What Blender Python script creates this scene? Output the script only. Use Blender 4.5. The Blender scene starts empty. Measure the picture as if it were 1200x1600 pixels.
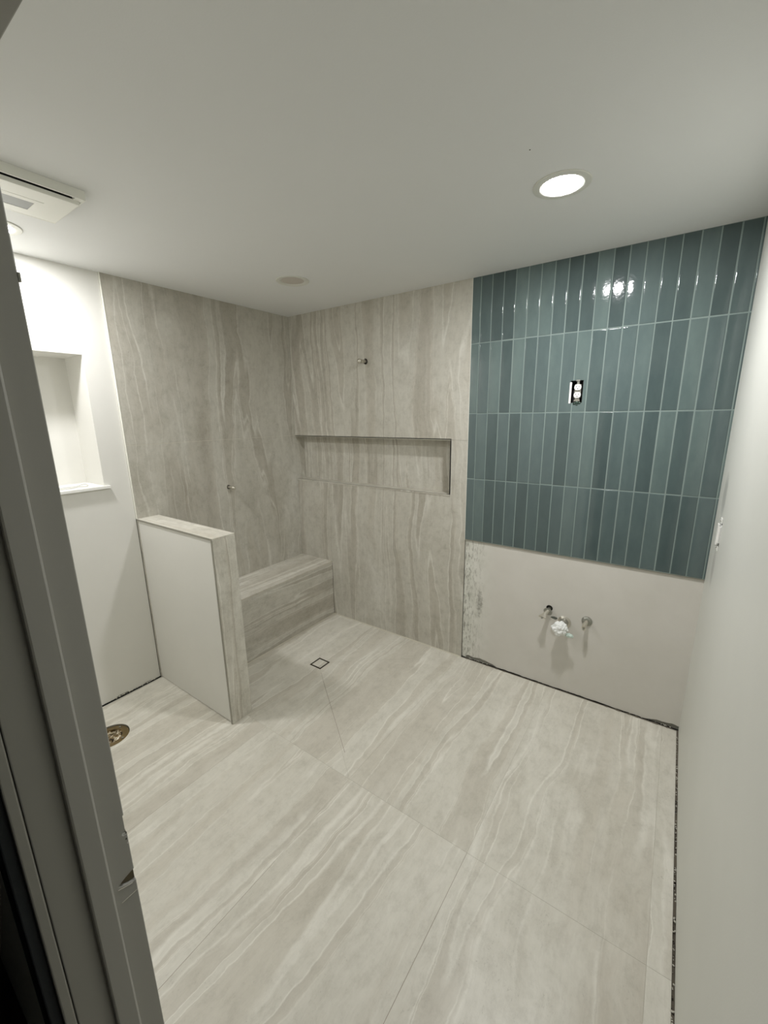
import bpy, bmesh, math, random
from mathutils import Vector, Matrix, noise
random.seed(7)
S = bpy.context.scene
COL = S.collection

# ------------------------------------------------------------------ camera
YAW, PITCH, ROLL = 0.6156, -0.2306, -0.0142
CAM = Vector((2.6295, -2.4463, 1.6790))
fw = Vector((-math.sin(YAW)*math.cos(PITCH), math.cos(YAW)*math.cos(PITCH), math.sin(PITCH)))
rt = Vector((math.cos(YAW), math.sin(YAW), 0)); up = rt.cross(fw)
r2 = rt*math.cos(ROLL) + up*math.sin(ROLL); u2 = -rt*math.sin(ROLL) + up*math.cos(ROLL)
cd = bpy.data.cameras.new('camera'); cam = bpy.data.objects.new('camera', cd); COL.objects.link(cam)
M = Matrix.Identity(4)
for i in range(3):
    M[i][0] = r2[i]; M[i][1] = u2[i]; M[i][2] = -fw[i]; M[i][3] = CAM[i]
cam.matrix_world = M
cd.sensor_fit = 'HORIZONTAL'; cd.sensor_width = 36; cd.lens = 36*645.31/1200
cd.clip_start = 0.01; cd.clip_end = 50
S.camera = cam

# ------------------------------------------------------------------ world, exposure
w = bpy.data.worlds.new('world'); S.world = w; w.use_nodes = True
w.node_tree.nodes['Background'].inputs[0].default_value = (0.001, 0.001, 0.001, 1)
w.node_tree.nodes['Background'].inputs[1].default_value = 1.0
S.view_settings.view_transform = 'Standard'; S.view_settings.look = 'None'
S.view_settings.gamma = 1.0; S.view_settings.use_curve_mapping = False
S.view_settings.exposure = 2.93
LAMP = 62.0            # emission strength of a lit downlight diffuser
LAMP_COL = (1.0, 0.990, 0.992)
S.cycles.use_denoising = True
S.cycles.max_bounces = 10; S.cycles.diffuse_bounces = 8; S.cycles.glossy_bounces = 4
S.cycles.sample_clamp_indirect = 6.0

# ------------------------------------------------------------------ sizes (metres)
H = 2.44; W = 2.818; YN = -2.256; YH = -2.378
TE = 1.5505           # where the stone ends and the blue tiles start
ZT = 0.872            # bottom of the blue tiles
HW = dict(x=0.7764, y0=-1.3254, y1=-1.1929, z=1.0856)
BD, BH = 0.3562, 0.4839
N0, N1, NX, ND = 1.1582, 1.5155, 1.4290, 0.10

def lin(c):
    return tuple(((v/255)/12.92 if v/255 <= .04045 else ((v/255+.055)/1.055)**2.4) for v in c) + (1,)

# ------------------------------------------------------------------ materials
def new_mat(name, col=(200,200,200), rough=.5, metal=0.0):
    m = bpy.data.materials.new(name); m.use_nodes = True
    b = m.node_tree.nodes['Principled BSDF']
    b.inputs['Base Color'].default_value = lin(col); b.inputs['Roughness'].default_value = rough
    b.inputs['Metallic'].default_value = metal
    return m
def N(m, t, **kw):
    n = m.node_tree.nodes.new(t)
    for k, v in kw.items():
        if k[0] == '_': n.inputs[k[1:].replace('_', ' ')].default_value = v
        else: setattr(n, k, v)
    return n
def L(m, a, b): m.node_tree.links.new(a, b)
def math_(m, op, a, b=None, c=None, clamp=False):
    n = N(m, 'ShaderNodeMath', operation=op); n.use_clamp = clamp
    for i, x in enumerate((a, b, c)):
        if x is None: continue
        if isinstance(x, (int, float)): n.inputs[i].default_value = x
        else: L(m, x, n.inputs[i])
    return n.outputs[0]
def comb(m, x, y, z):
    n = N(m, 'ShaderNodeCombineXYZ')
    for i, v in enumerate((x, y, z)):
        if isinstance(v, (int, float)): n.inputs[i].default_value = v
        else: L(m, v, n.inputs[i])
    return n.outputs[0]
def nz(m, vec, scale, detail=2, rough=.5, dist=0):
    n = N(m, 'ShaderNodeTexNoise'); n.inputs['Scale'].default_value = scale
    n.inputs['Detail'].default_value = detail; n.inputs['Roughness'].default_value = rough
    n.inputs['Distortion'].default_value = dist
    L(m, vec, n.inputs['Vector']); return n.outputs[0]
def ramp(m, fac, stops, interp='LINEAR'):
    n = N(m, 'ShaderNodeValToRGB'); cr = n.color_ramp; cr.interpolation = interp
    while len(cr.elements) < len(stops): cr.elements.new(.5)
    for e, (p, c) in zip(cr.elements, stops):
        e.position = p; e.color = c if len(c) == 4 else lin(c)
    L(m, fac, n.inputs[0]); return n.outputs[0]
def mix(m, fac, a, b, bt='MIX'):
    n = N(m, 'ShaderNodeMix', data_type='RGBA', blend_type=bt)
    for s, v in ((0, fac), (6, a), (7, b)):
        if isinstance(v, (int, float)): n.inputs[s].default_value = v
        elif isinstance(v, tuple): n.inputs[s].default_value = v
        else: L(m, v, n.inputs[s])
    return n.outputs[2]
def bump(m, h, strength, dist):
    n = N(m, 'ShaderNodeBump'); n.inputs['Strength'].default_value = strength; n.inputs['Distance'].default_value = dist
    L(m, h, n.inputs['Height']); L(m, n.outputs[0], m.node_tree.nodes['Principled BSDF'].inputs['Normal'])

def paint(name, col, rough=.6, mott=.04, bs=.25):
    m = new_mat(name, col, rough); b = m.node_tree.nodes['Principled BSDF']
    P = N(m, 'ShaderNodeNewGeometry').outputs['Position']
    n1 = nz(m, P, 2.2, 4, .6)
    c = ramp(m, n1, [(.3, tuple(v*(1-mott) for v in lin(col)[:3])+(1,)), (.7, lin(col))])
    L(m, c, b.inputs['Base Color'])
    bump(m, nz(m, P, 260, 2), bs, .0006)
    return m

# wavy, banded limestone-look porcelain; u runs across the veins, v along them
STONE = dict(base=(201,198,187), dark=(178,172,159), pale=(221,219,210), mid=(193,188,175))
def stone(name, ua, va, seed, wob=1.0, k=3.0, tone=1.0, rough=.42, fade=0.0):
    m = new_mat(name, (190,185,170), rough); b = m.node_tree.nodes['Principled BSDF']
    sp = N(m, 'ShaderNodeSeparateXYZ'); L(m, N(m, 'ShaderNodeNewGeometry').outputs['Position'], sp.inputs[0])
    ax = {'x': sp.outputs[0], 'y': sp.outputs[1], 'z': sp.outputs[2]}
    u0, v0 = ax[ua], ax[va]
    def sub(n_): return math_(m, 'SUBTRACT', n_, .5)
    def NZ(fu, fv, off, det=3, ro=.55, uu=None):
        return nz(m, comb(m, math_(m, 'MULTIPLY', uu or u, fu), math_(m, 'MULTIPLY', v0, fv), seed*off+off), 1.0, det, ro)
    u = u0
    w1 = NZ(.8, .9, 3.1, 2, .45); w2 = NZ(3.5, 2.6, 1.7, 3, .55); w3 = NZ(30, 22, 1.0, 4, .65)
    u = math_(m, 'ADD', u0, math_(m, 'MULTIPLY', sub(w1), .22*wob))
    u = math_(m, 'ADD', u, math_(m, 'MULTIPLY', sub(w2), .075*wob))
    u = math_(m, 'ADD', u, math_(m, 'MULTIPLY', sub(w3), .009))
    u = math_(m, 'ADD', u, math_(m, 'MULTIPLY', sub(NZ(10, 6.5, 6.1, 4, .6)), .026*wob))
    def tone_(c, f=1.0): return tuple(min(1, x*tone*f) for x in lin(c)[:3])+(1,)
    bd, dk, pl, md = (STONE[q] for q in ('base', 'dark', 'pale', 'mid'))
    # broad beds of stone, crisp on one side, soft on the other
    bands = NZ(k*1.25, .16, 5.3, 2, .5)
    c1 = ramp(m, bands, [(.26, tone_(dk)), (.37, tone_(md)), (.40, tone_(bd)), (.47, tone_(bd, 1.02)), (.475, tone_(md)), (.52, tone_(dk)), (.53, tone_(bd)), (.60, tone_(bd, 1.05)), (.605, tone_(md)), (.72, tone_(dk, 1.03))])
    # thin pale seams that follow the beds and come and go
    def seam(c, src, at, wd, fo):
        d = math_(m, 'ABSOLUTE', math_(m, 'SUBTRACT', src, at))
        r_ = ramp(m, d, [(wd*.35, (1,1,1,1)), (wd, (0,0,0,1))])
        g_ = ramp(m, NZ(3, .9, fo, 3, .6), [(.38, (0,0,0,1)), (.52, (1,1,1,1))])
        return mix(m, math_(m, 'MULTIPLY', math_(m, 'MULTIPLY', r_, g_), .85), c, tone_(pl, 1.03))
    soft = NZ(k*1.1, 1.1, 2.3, 6, .66)
    c2 = ramp(m, soft, [(.3, tone_(dk, 1.03)), (.48, tone_(bd)), (.66, tone_(pl, .98))])
    wm = ramp(m, NZ(1.7, .5, 7.7, 3, .5), [(.32, (0,0,0,1)), (.50, (1,1,1,1))])
    c = mix(m, wm, c2, c1); c = mix(m, .25, c, c2)
    for at, wd, fo in ((.400, .006, 1.3), (.474, .0055, 2.9), (.486, .004, 3.3), (.529, .005, 4.1), (.604, .007, 6.2), (.66, .004, 2.2)): c = seam(c, bands, at, wd, fo)
    # streaks, mottling and pores
    st = NZ(45, 5.0, 1.1, 5, .7); st2 = NZ(170, 14, 1.9, 3, .6)
    cl = NZ(22, 15, 2.7, 8, .78); cl2 = NZ(6, 3.6, 3.7, 7, .72)
    c = mix(m, .42, c, ramp(m, st, [(.32, (.88,.875,.86,1)), (.52, (1,1,1,1)), (.72, (1.04,1.04,1.04,1))]), 'MULTIPLY')
    c = mix(m, .45, c, ramp(m, st2, [(.32, (.90,.895,.88,1)), (.55, (1,1,1,1))]), 'MULTIPLY')
    c = mix(m, 1.0, c, ramp(m, cl, [(.34, (.83,.825,.81,1)), (.5, (.99,.99,.99,1)), (.66, (1.05,1.05,1.05,1))]), 'MULTIPLY')
    c = mix(m, 1.0, c, ramp(m, cl2, [(.33, (.89,.885,.87,1)), (.5, (1,1,1,1)), (.67, (1.04,1.04,1.045,1))]), 'MULTIPLY')
    po = NZ(210, 90, 4.4, 2, .6)
    pm = math_(m, 'MULTIPLY', ramp(m, po, [(.63, (0,0,0,1)), (.72, (1,1,1,1))]), ramp(m, cl2, [(.40, (1,1,1,1)), (.52, (0,0,0,1))]))
    c = mix(m, math_(m, 'MULTIPLY', pm, .45), c, tone_((122,116,104)))
    if fade: c = mix(m, fade, c, tone_(bd, 1.02))
    L(m, c, b.inputs['Base Color'])
    b.inputs['Specular IOR Level'].default_value = .35
    bump(m, math_(m, 'ADD', st, cl), .12, .0004)
    return m

M_white = paint('white_paint', (222,221,215), .62)
M_ceil = paint('ceiling_paint', (226,227,226), .8, .02)
M_right = paint('right_wall_paint', (215,216,209), .5, .04)
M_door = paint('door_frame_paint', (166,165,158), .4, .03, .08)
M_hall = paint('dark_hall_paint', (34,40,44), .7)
M_floor_hall = paint('hall_floor_brown', (70,60,50), .5)
M_cement = paint('cement_board', (150,149,140), .9, .3, 1.0)
M_gap = paint('dark_gap_fill', (60,55,48), .95, .5, 1.0)
M_mortar = paint('mortar_remains', (118,110,96), .95, .5, 1.0)
M_crumb = paint('dried_plaster', (206,203,190), .9, .2, 1.0)
M_trimw = new_mat('white_edge_profile', (235,234,224), .3)
M_trimg = new_mat('grey_edge_profile', (150,147,136), .35, .3)
M_caulk = new_mat('pale_caulk', (212,208,192), .5)
M_chrome = new_mat('brushed_nickel', (206,202,190), .33, .85)
M_steel = new_mat('dull_zinc', (160,160,152), .42, .8)
M_copper = new_mat('aged_brass', (150,132,98), .35, 1)
M_black = new_mat('black_plastic', (14,14,14), .5)
M_white_pl = new_mat('white_plastic', (240,240,236), .3)
M_white_pl.node_tree.nodes['Principled BSDF'].inputs['Specular IOR Level'].default_value = .5
M_vent = new_mat('vent_white_plastic', (232,232,224), .42)
M_grey_pl = new_mat('grey_plastic_insert', (150,152,150), .45)
M_sill = new_mat('white_stone_sill', (236,236,232), .25)
M_drainm = new_mat('dark_drain_frame', (52,46,34), .4, .6)
M_off = new_mat('unlit_frosted_lens', (198,191,182), .35)
M_lring = new_mat('light_trim_white', (214,214,206), .4)
M_on = bpy.data.materials.new('lit_diffuser'); M_on.use_nodes = True
nt = M_on.node_tree; nt.nodes.remove(nt.nodes['Principled BSDF'])
em = nt.nodes.new('ShaderNodeEmission'); em.inputs[0].default_value = (*LAMP_COL, 1); em.inputs[1].default_value = LAMP
nt.links.new(em.outputs[0], nt.nodes['Material Output'].inputs[0])

M_on2 = M_on.copy(); M_on2.name = 'lit_diffuser_dimmer'
[n for n in M_on2.node_tree.nodes if n.type == 'EMISSION'][0].inputs[1].default_value = LAMP*.70
def glaze():
    m = new_mat('blue_green_glaze', (96,118,118), .07); b = m.node_tree.nodes['Principled BSDF']
    P = N(m, 'ShaderNodeNewGeometry').outputs['Position']
    oi = N(m, 'ShaderNodeObjectInfo').outputs['Random']
    c = ramp(m, oi, [(0, (78,91,91)), (.35, (84,98,98)), (.7, (92,106,106)), (1, (102,117,115))])
    sp = N(m, 'ShaderNodeSeparateXYZ'); L(m, P, sp.inputs[0])
    cloud = nz(m, comb(m, math_(m, 'MULTIPLY', sp.outputs[0], 16), math_(m, 'MULTIPLY', oi, 40), math_(m, 'MULTIPLY', sp.outputs[2], 6)), 1.0, 4, .6)
    c = mix(m, .7, c, ramp(m, cloud, [(.3, (.84,.86,.87,1)), (.7, (1.10,1.10,1.08,1))]), 'MULTIPLY')
    L(m, c, b.inputs['Base Color'])
    bump(m, math_(m, 'ADD', nz(m, P, 75, 1, .4), math_(m, 'MULTIPLY', nz(m, P, 24, 1), .5)), .30, .0009)
    return m
M_glaze = glaze()
M_grout = paint('pale_teal_grout', (128,143,139), .75, .1, .6)

def smeared():
    """drywall below the blue tiles: off-white with grey thinset smears by the stone edge"""
    m = new_mat('smeared_drywall', (205,200,190), .7); b = m.node_tree.nodes['Principled BSDF']
    P = N(m, 'ShaderNodeNewGeometry').outputs['Position']
    sp = N(m, 'ShaderNodeSeparateXYZ'); L(m, P, sp.inputs[0]); X, Z = sp.outputs[0], sp.outputs[2]
    base = ramp(m, nz(m, P, 3, 4, .6), [(.3, (205,202,194)), (.7, (212,209,202))])
    pale = ramp(m, nz(m, P, 14, 4, .6), [(.3, (200,200,190)), (.7, (224,224,216))])
    left = ramp(m, math_(m, 'ADD', X, math_(m, 'MULTIPLY', nz(m, P, 6, 3), .12)), [(0, (1,1,1,1)), (1, (0,0,0,1))])
    e = N(m, 'ShaderNodeMapRange'); e.inputs[1].default_value = 1.86; e.inputs[2].default_value = 1.66; L(m, math_(m, 'ADD', X, math_(m, 'MULTIPLY', nz(m, P, 7, 3), .16)), e.inputs[0])
    c = mix(m, e.outputs[0], base, pale)
    streak = nz(m, comb(m, math_(m, 'MULTIPLY', X, 70), 3.0, math_(m, 'MULTIPLY', Z, 22)), 1.0, 5, .7)
    sm = ramp(m, streak, [(.50, (0,0,0,1)), (.60, (1,1,1,1))])
    e2 = N(m, 'ShaderNodeMapRange'); e2.inputs[1].default_value = 1.74; e2.inputs[2].default_value = 1.60; L(m, math_(m, 'ADD', X, math_(m, 'MULTIPLY', nz(m, P, 9, 3), .06)), e2.inputs[0])
    c = mix(m, math_(m, 'MULTIPLY', math_(m, 'MULTIPLY', sm, e2.outputs[0]), .8), c, lin((132,130,118)))
    # one darker scuff
    dx = math_(m, 'MULTIPLY', math_(m, 'SUBTRACT', X, 1.668), 34); dz = math_(m, 'MULTIPLY', math_(m, 'SUBTRACT', Z, .44), 8)
    d = math_(m, 'ADD', math_(m, 'MULTIPLY', dx, dx), math_(m, 'MULTIPLY', dz, dz))
    d = math_(m, 'ADD', d, math_(m, 'MULTIPLY', nz(m, P, 60, 4, .7), 2.2))
    sc = ramp(m, math_(m, 'MULTIPLY', d, .5), [(.45, (1,1,1,1)), (.9, (0,0,0,1))])
    c = mix(m, math_(m, 'MULTIPLY', sc, .75), c, lin((110,108,98)))
    L(m, c, b.inputs['Base Color'])
    bump(m, math_(m, 'ADD', streak, nz(m, P, 120, 3)), .3, .0008)
    return m
M_smear = smeared()

def patched_white():
    """right wall: white paint with grey filler round the switch box"""
    m = M_right; b = m.node_tree.nodes['Principled BSDF']
    old = b.inputs['Base Color'].links[0].from_socket
    P = N(m, 'ShaderNodeNewGeometry').outputs['Position']
    sp = N(m, 'ShaderNodeSeparateXYZ'); L(m, P, sp.inputs[0]); Y, Z = sp.outputs[1], sp.outputs[2]
    def blob(cy, cz, sy, sz, amt, src, col):
        dy = math_(m, 'MULTIPLY', math_(m, 'SUBTRACT', Y, cy), 1/sy); dz = math_(m, 'MULTIPLY', math_(m, 'SUBTRACT', Z, cz), 1/sz)
        d = math_(m, 'ADD', math_(m, 'MULTIPLY', dy, dy), math_(m, 'MULTIPLY', dz, dz))
        d = math_(m, 'ADD', d, math_(m, 'MULTIPLY', nz(m, P, 22, 3), .8))
        s = ramp(m, math_(m, 'MULTIPLY', d, .5), [(.35, (1,1,1,1)), (.85, (0,0,0,1))])
        return mix(m, math_(m, 'MULTIPLY', s, amt), src, lin(col))
    c = blob(-.22, 1.33, .07, .09, .75, old, (168,170,164))
    c = blob(-.25, 1.02, .05, .09, .55, c, (170,168,162))
    L(m, c, b.inputs['Base Color'])
patched_white()

# ------------------------------------------------------------------ mesh helpers
def link(name, bm, mat, parent=None, smooth=False, bevel=0):
    bmesh.ops.recalc_face_normals(bm, faces=bm.faces[:])
    me = bpy.data.meshes.new(name); bm.to_mesh(me); bm.free()
    if mat: me.materials.append(mat)
    o = bpy.data.objects.new(name, me); COL.objects.link(o)
    if smooth:
        for p in me.polygons: p.use_smooth = True
    if bevel:
        md = o.modifiers.new('bevel', 'BEVEL'); md.width = bevel; md.segments = 2; md.limit_method = 'ANGLE'
    if parent is not None:
        o.parent = parent; o.matrix_parent_inverse = PINV(parent)
    return o
def PINV(p):
    m = Matrix.Identity(4); q = p
    m = Matrix.LocRotScale(p.location, p.rotation_euler, p.scale)
    if p.parent is not None: m = Matrix.LocRotScale(p.parent.location, p.parent.rotation_euler, p.parent.scale) @ p.matrix_parent_inverse @ m
    return m.inverted()
def bm_box(bm, x0, x1, y0, y1, z0, z1):
    r = bmesh.ops.create_cube(bm, size=1, matrix=Matrix.Translation(((x0+x1)/2, (y0+y1)/2, (z0+z1)/2)) @ Matrix.Diagonal((abs(x1-x0), abs(y1-y0), abs(z1-z0), 1)))
    return r['verts']
def box(name, a, mat, parent=None, bevel=0):
    bm = bmesh.new(); bm_box(bm, *a); return link(name, bm, mat, parent, bevel=bevel)
def boxes(name, L_, mat, parent=None, bevel=0):
    bm = bmesh.new()
    for a in L_: bm_box(bm, *a)
    return link(name, bm, mat, parent, bevel=bevel)
def prism(name, pts, axis, a, b, mat, parent=None, bevel=0):
    """closed outline (2D pts in the two remaining axes, in xyz order) extruded along axis from a to b"""
    def P(q, t): return {'x': (t, q[0], q[1]), 'y': (q[0], t, q[1]), 'z': (q[0], q[1], t)}[axis]
    bm = bmesh.new()
    va = [bm.verts.new(P(q, a)) for q in pts]; vb = [bm.verts.new(P(q, b)) for q in pts]
    n = len(pts); bm.faces.new(va); bm.faces.new(vb[::-1])
    for i in range(n): bm.faces.new((va[i], va[(i+1) % n], vb[(i+1) % n], vb[i]))
    bmesh.ops.triangulate(bm, faces=[f for f in bm.faces if len(f.verts) > 4])
    return link(name, bm, mat, parent, bevel=bevel)
def cyl(bm, p, q, r0, r1=None, seg=20, caps=True):
    p, q = Vector(p), Vector(q); d = q-p; r1 = r0 if r1 is None else r1
    rot = d.to_track_quat('Z', 'Y').to_matrix().to_4x4()
    bmesh.ops.create_cone(bm, cap_ends=caps, segments=seg, radius1=r0, radius2=r1, depth=d.length, matrix=Matrix.Translation((p+q)/2) @ rot)
def lathe(bm, prof, c, direction, seg=40, close=False):
    """prof = [(radius, height along direction)]"""
    rot = Vector(direction).to_track_quat('Z', 'Y').to_matrix(); c = Vector(c); rings = []
    for r, h in prof:
        if r < 1e-6: rings.append([bm.verts.new(c + rot @ Vector((0, 0, h)))])
        else: rings.append([bm.verts.new(c + rot @ Vector((r*math.cos(2*math.pi*k/seg), r*math.sin(2*math.pi*k/seg), h))) for k in range(seg)])
    pairs = list(zip(rings, rings[1:])) + ([(rings[-1], rings[0])] if close else [])
    for A_, B_ in pairs:
        for k in range(seg):
            k2 = (k+1) % seg
            if len(A_) == 1: bm.faces.new((A_[0], B_[k], B_[k2]))
            elif len(B_) == 1: bm.faces.new((A_[k], A_[k2], B_[0]))
            else: bm.faces.new((A_[k], A_[k2], B_[k2], B_[k]))
def cut(o, cutters):
    """real holes: subtract cutter meshes (list of functions filling a bmesh)"""
    cs = []
    for f in cutters:
        bm = bmesh.new(); f(bm); bmesh.ops.recalc_face_normals(bm, faces=bm.faces[:])
        me = bpy.data.meshes.new('cutter'); bm.to_mesh(me); bm.free()
        c = bpy.data.objects.new('cutter', me); COL.objects.link(c); cs.append(c)
        md = o.modifiers.new('cut', 'BOOLEAN'); md.operation = 'DIFFERENCE'; md.object = c; md.solver = 'EXACT'
    dg = bpy.context.evaluated_depsgraph_get()
    me = bpy.data.meshes.new_from_object(o.evaluated_get(dg)); old = o.data
    assert len(me.polygons) > 6
    o.modifiers.clear(); o.data = me; bpy.data.meshes.remove(old)
    for c in cs:
        m_ = c.data; bpy.data.objects.remove(c); bpy.data.meshes.remove(m_)
def struct(o): o['kind'] = 'structure'; return o
def thing(name, loc, label, cat, group=None, rz=0):
    o = bpy.data.objects.new(name, None); COL.objects.link(o); o.location = loc; o.rotation_euler = (0, 0, rz)
    o.empty_display_size = .05
    o['label'] = label; o['category'] = cat
    if group: o['group'] = group
    return o
def ragged(n, lo, hi, seed, spikes=()):
    out = []
    for i in range(n+1):
        t = i/n
        v = lo + (hi-lo)*(.5+.5*noise.noise(Vector((t*37+seed, seed, 0)))) + .35*(hi-lo)*noise.noise(Vector((t*160, seed, 3)))
        for c, wd, h in spikes:
            v += h*max(0, 1-abs(t-c)/wd)**.6
        out.append(max(v, .0012))
    return out

# ------------------------------------------------------------------ structure: ceiling and floor slab
struct(box('ceiling', (-.4, W+.12, YH, .25, H, H+.12), M_ceil))
floor = struct(box('floor', (-.02, W+.02, YN-.13, .02, -.06, -.0105), M_cement))

bm = bmesh.new(); bmesh.ops.create_icosphere(bm, subdivisions=1, radius=.0022, matrix=Matrix.Translation((2.165, -1.013, H)))
link('nail_dot', bm, M_gap, bpy.data.objects['ceiling'])

# floor tiles: 60 x 120 cm planks of stone, veins running along y
MF = {}
def fmat(key, seed, **kw):
    kw.setdefault('tone', 1.07); kw.setdefault('fade', .27)
    if key not in MF: MF[key] = stone('floor_stone_%s' % key, 'x', 'y', seed, **kw)
    return MF[key]
G = .0005
X1, X2, X3, XE = .945, 1.545, 2.145, 2.745
YB, YJ, YE = -.004, -1.230, YN-.045
flange_c = (.295, -1.755)
def ftile(pts, mat, name='tile'):
    cx = sum(p[0] for p in pts)/len(pts); cy = sum(p[1] for p in pts)/len(pts)
    q = []
    for i, p in enumerate(pts):   # pull every edge in by G for the joint
        a, b_ = Vector(pts[i-1]), Vector(pts[(i+1) % len(pts)]); pv = Vector(p)
        d1 = (pv-a).normalized(); d2 = (b_-pv).normalized()
        n1 = Vector((-d1.y, d1.x)); n2 = Vector((-d2.y, d2.x))
        if n1.dot(Vector((cx, cy))-pv) < 0: n1 = -n1
        if n2.dot(Vector((cx, cy))-pv) < 0: n2 = -n2
        q.append(tuple(pv + (n1+n2)*G/(1+n1.dot(n2))))
    return prism(name, q, 'z', -.010, 0, mat, floor, bevel=.0004)
# front row of planks (nearest the door)
t0 = ftile([(0.004, YJ), (.345, YJ), (.345, YE), (0.004, YE)], fmat('a', 11.0, wob=.9))
t1 = ftile([(.345, YJ), (X1, YJ), (X1, YE), (.345, YE)], fmat('a', 11.0))
ftile([(X1, YJ), (X2, YJ), (X2, YE), (X1, YE)], fmat('b', 4.0, wob=1.0))
ftile([(X2, YJ), (X3, YJ), (X3, YE), (X2, YE)], fmat('c', 6.5))
ftile([(X3, YJ), (XE, YJ), (XE, YE), (X3, YE)], fmat('d', 8.2, k=2.6))
ftile([(XE, YJ), (W-.008, YJ), (W-.008, YE), (XE, YE)], fmat('e', 3.3))
# back row
ftile([(X2, YB), (X3, YB), (X3, YJ), (X2, YJ)], fmat('f', 14.0, k=3.4))
ftile([(X3, YB), (XE, YB), (XE, YJ), (X3, YJ)], fmat('d', 8.2, k=2.6))
ftile([(XE, YB), (W-.008, YB), (W-.008, YJ), (XE, YJ)], fmat('g', 5.1))
# shower pan: envelope cuts run from the drain corners to the corners of the pan
dx0, dx1, dy0, dy1 = .722, .822, -.670, -.570
XS = BD
ftile([(dx1, dy1), (dx1, dy0), (X2, YJ), (X2, YB)], fmat('f', 14.0, k=3.4))
ftile([(dx0, dy0), (dx1, dy0), (X2, YJ), (X1, YJ), (XS, YJ)], fmat('f', 14.0, k=3.4))
ftile([(dx0, dy1), (dx1, dy1), (X2, YB), (XS, YB)], fmat('f', 14.0, k=3.4))
ftile([(dx0, dy0), (dx0, dy1), (XS, YB), (XS, YJ)], fmat('f', 14.0, k=3.4))
box('grout', (0, W-.008, YE, 0, -.0105, -.0008), new_mat('floor_grout', (190,186,173), .8), floor)
def line(name, p, q, w_, col):
    p, q = Vector(p), Vector(q); d = (q-p).normalized(); n_ = Vector((-d.y, d.x))*w_/2
    prism(name, [tuple(p-n_), tuple(q-n_), tuple(q+n_), tuple(p+n_)], 'z', -.0100, .00015, new_mat(name+'_grout', col, .8), floor)
line('joint_line', (.930, -.753), (1.425, -1.121), .0016, (128,116,102))
line('joint_line', (.855, -.693), (.925, -.749), .0010, (168,158,144))
line('joint_line', (X3, YJ), (X3, YE), .0013, (146,136,120))
line('joint_line', (X2, YJ-.45), (X2, YE), .0011, (158,148,132))
# threshold between room and hall
struct(box('trim_1', (1.98, 2.74, YH-.0, YE, -.012, .001), fmat('e', 3.3)))
# toilet flange hole through tile, grout and slab
holec = lambda bm: cyl(bm, (flange_c[0], flange_c[1], -.05), (flange_c[0], flange_c[1], .03), .092, seg=48)
for o in [t0, t1] + [c for c in floor.children if c.name.startswith('grout')] + [floor]:
    cut(o, [holec])

# ------------------------------------------------------------------ wall_back (shower niche, blue tiles, drywall)
cav = lambda r, c, d=.06: (lambda bm: cyl(bm, (c[0], -.02, c[1]), (c[0], d, c[1]), r, seg=24))
ARM = (.757, 2.048); SL = (2.110, .512); SM = (2.203, .462); SR = (2.322, .500)
OX0, OX1, OZ0, OZ1 = 2.126, 2.188, 1.728, 1.842
wall_back = struct(box('wall_back', (-.4, W+.12, .016, .25, 0, H), M_cement))
cut(wall_back, [lambda bm: bm_box(bm, -.02, NX+.010, -.02, ND+.009, N0-.010, N1+.010),
                cav(.022, ARM, .09), cav(.020, (SL[0]+.002, SL[1]+.012), .07), cav(.03, SM, .09), cav(.015, SR, .07),
                lambda bm: bm_box(bm, OX0, OX1, -.02, .07, OZ0, OZ1)])
n = 120; 
prism('mortar_line', [(TE, -.0104)] + [(TE+(W-TE)*i/n, -.0018+.0035*noise.noise(Vector((i*.35, 4, 1)))+.002*noise.noise(Vector((i*1.3, 7, 1)))) for i in range(n+1)] + [(W, -.0104)], 'y', -.0035, .0092, M_mortar, wall_back)
# upper backer that carries the tiles
up_ = box('backer_board', (TE+.001, W, .009, .0155, ZT-.004, H), M_cement, wall_back)
cut(up_, [lambda bm: bm_box(bm, OX0, OX1, -.02, .07, OZ0, OZ1)])
# drywall sheet below the blue tiles, ragged bottom edge
n = 150; rg = ragged(n, .0014, .010, 3.3, [(.11, .09, .024), (.98, .10, .022), (.04, .02, .012)])
xs = [TE+.003+(W-TE-.003)*i/n for i in range(n+1)]
pts = [(TE+.003, ZT-.006), ] + [(xs[i], rg[i]) for i in range(n+1)] + [(W, ZT-.006)]
ds = prism('drywall_sheet', pts, 'y', .0095, .0155, M_smear, wall_back)
cut(ds, [cav(.019, (SL[0]+.002, SL[1]+.012)), cav(.026, SM), cav(.014, SR)])
# stone panels of the shower
MW = lambda key, seed, **kw: MF.setdefault(key, None) or MF.__setitem__(key, stone('wall_stone_'+key, 'x', 'z', seed, **kw)) or MF[key]
T = .0088
p_up = box('stone_panel', (0, TE, 0, T, N1+.0012, H), MW('m', 17.5, k=2.7, wob=.9, tone=.92, fade=.12), wall_back, bevel=.0006)
cut(p_up, [cav(.0195, ARM)])
p_lo = box('stone_panel', (BD+.0006, TE, 0, T, .001, N1), MW('m', 17.5, k=2.7, wob=.9, tone=.92, fade=.12), wall_back, bevel=.0006)
cut(p_lo, [lambda bm: bm_box(bm, BD-.05, NX, -.02, .03, N0, N1+.02)])
box('stone_panel', (0, BD-.0006, 0, T, BH-.02, N0), MW('m', 17.5, k=2.7, wob=.9, tone=.92, fade=.12), wall_back, bevel=.0006)
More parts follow.
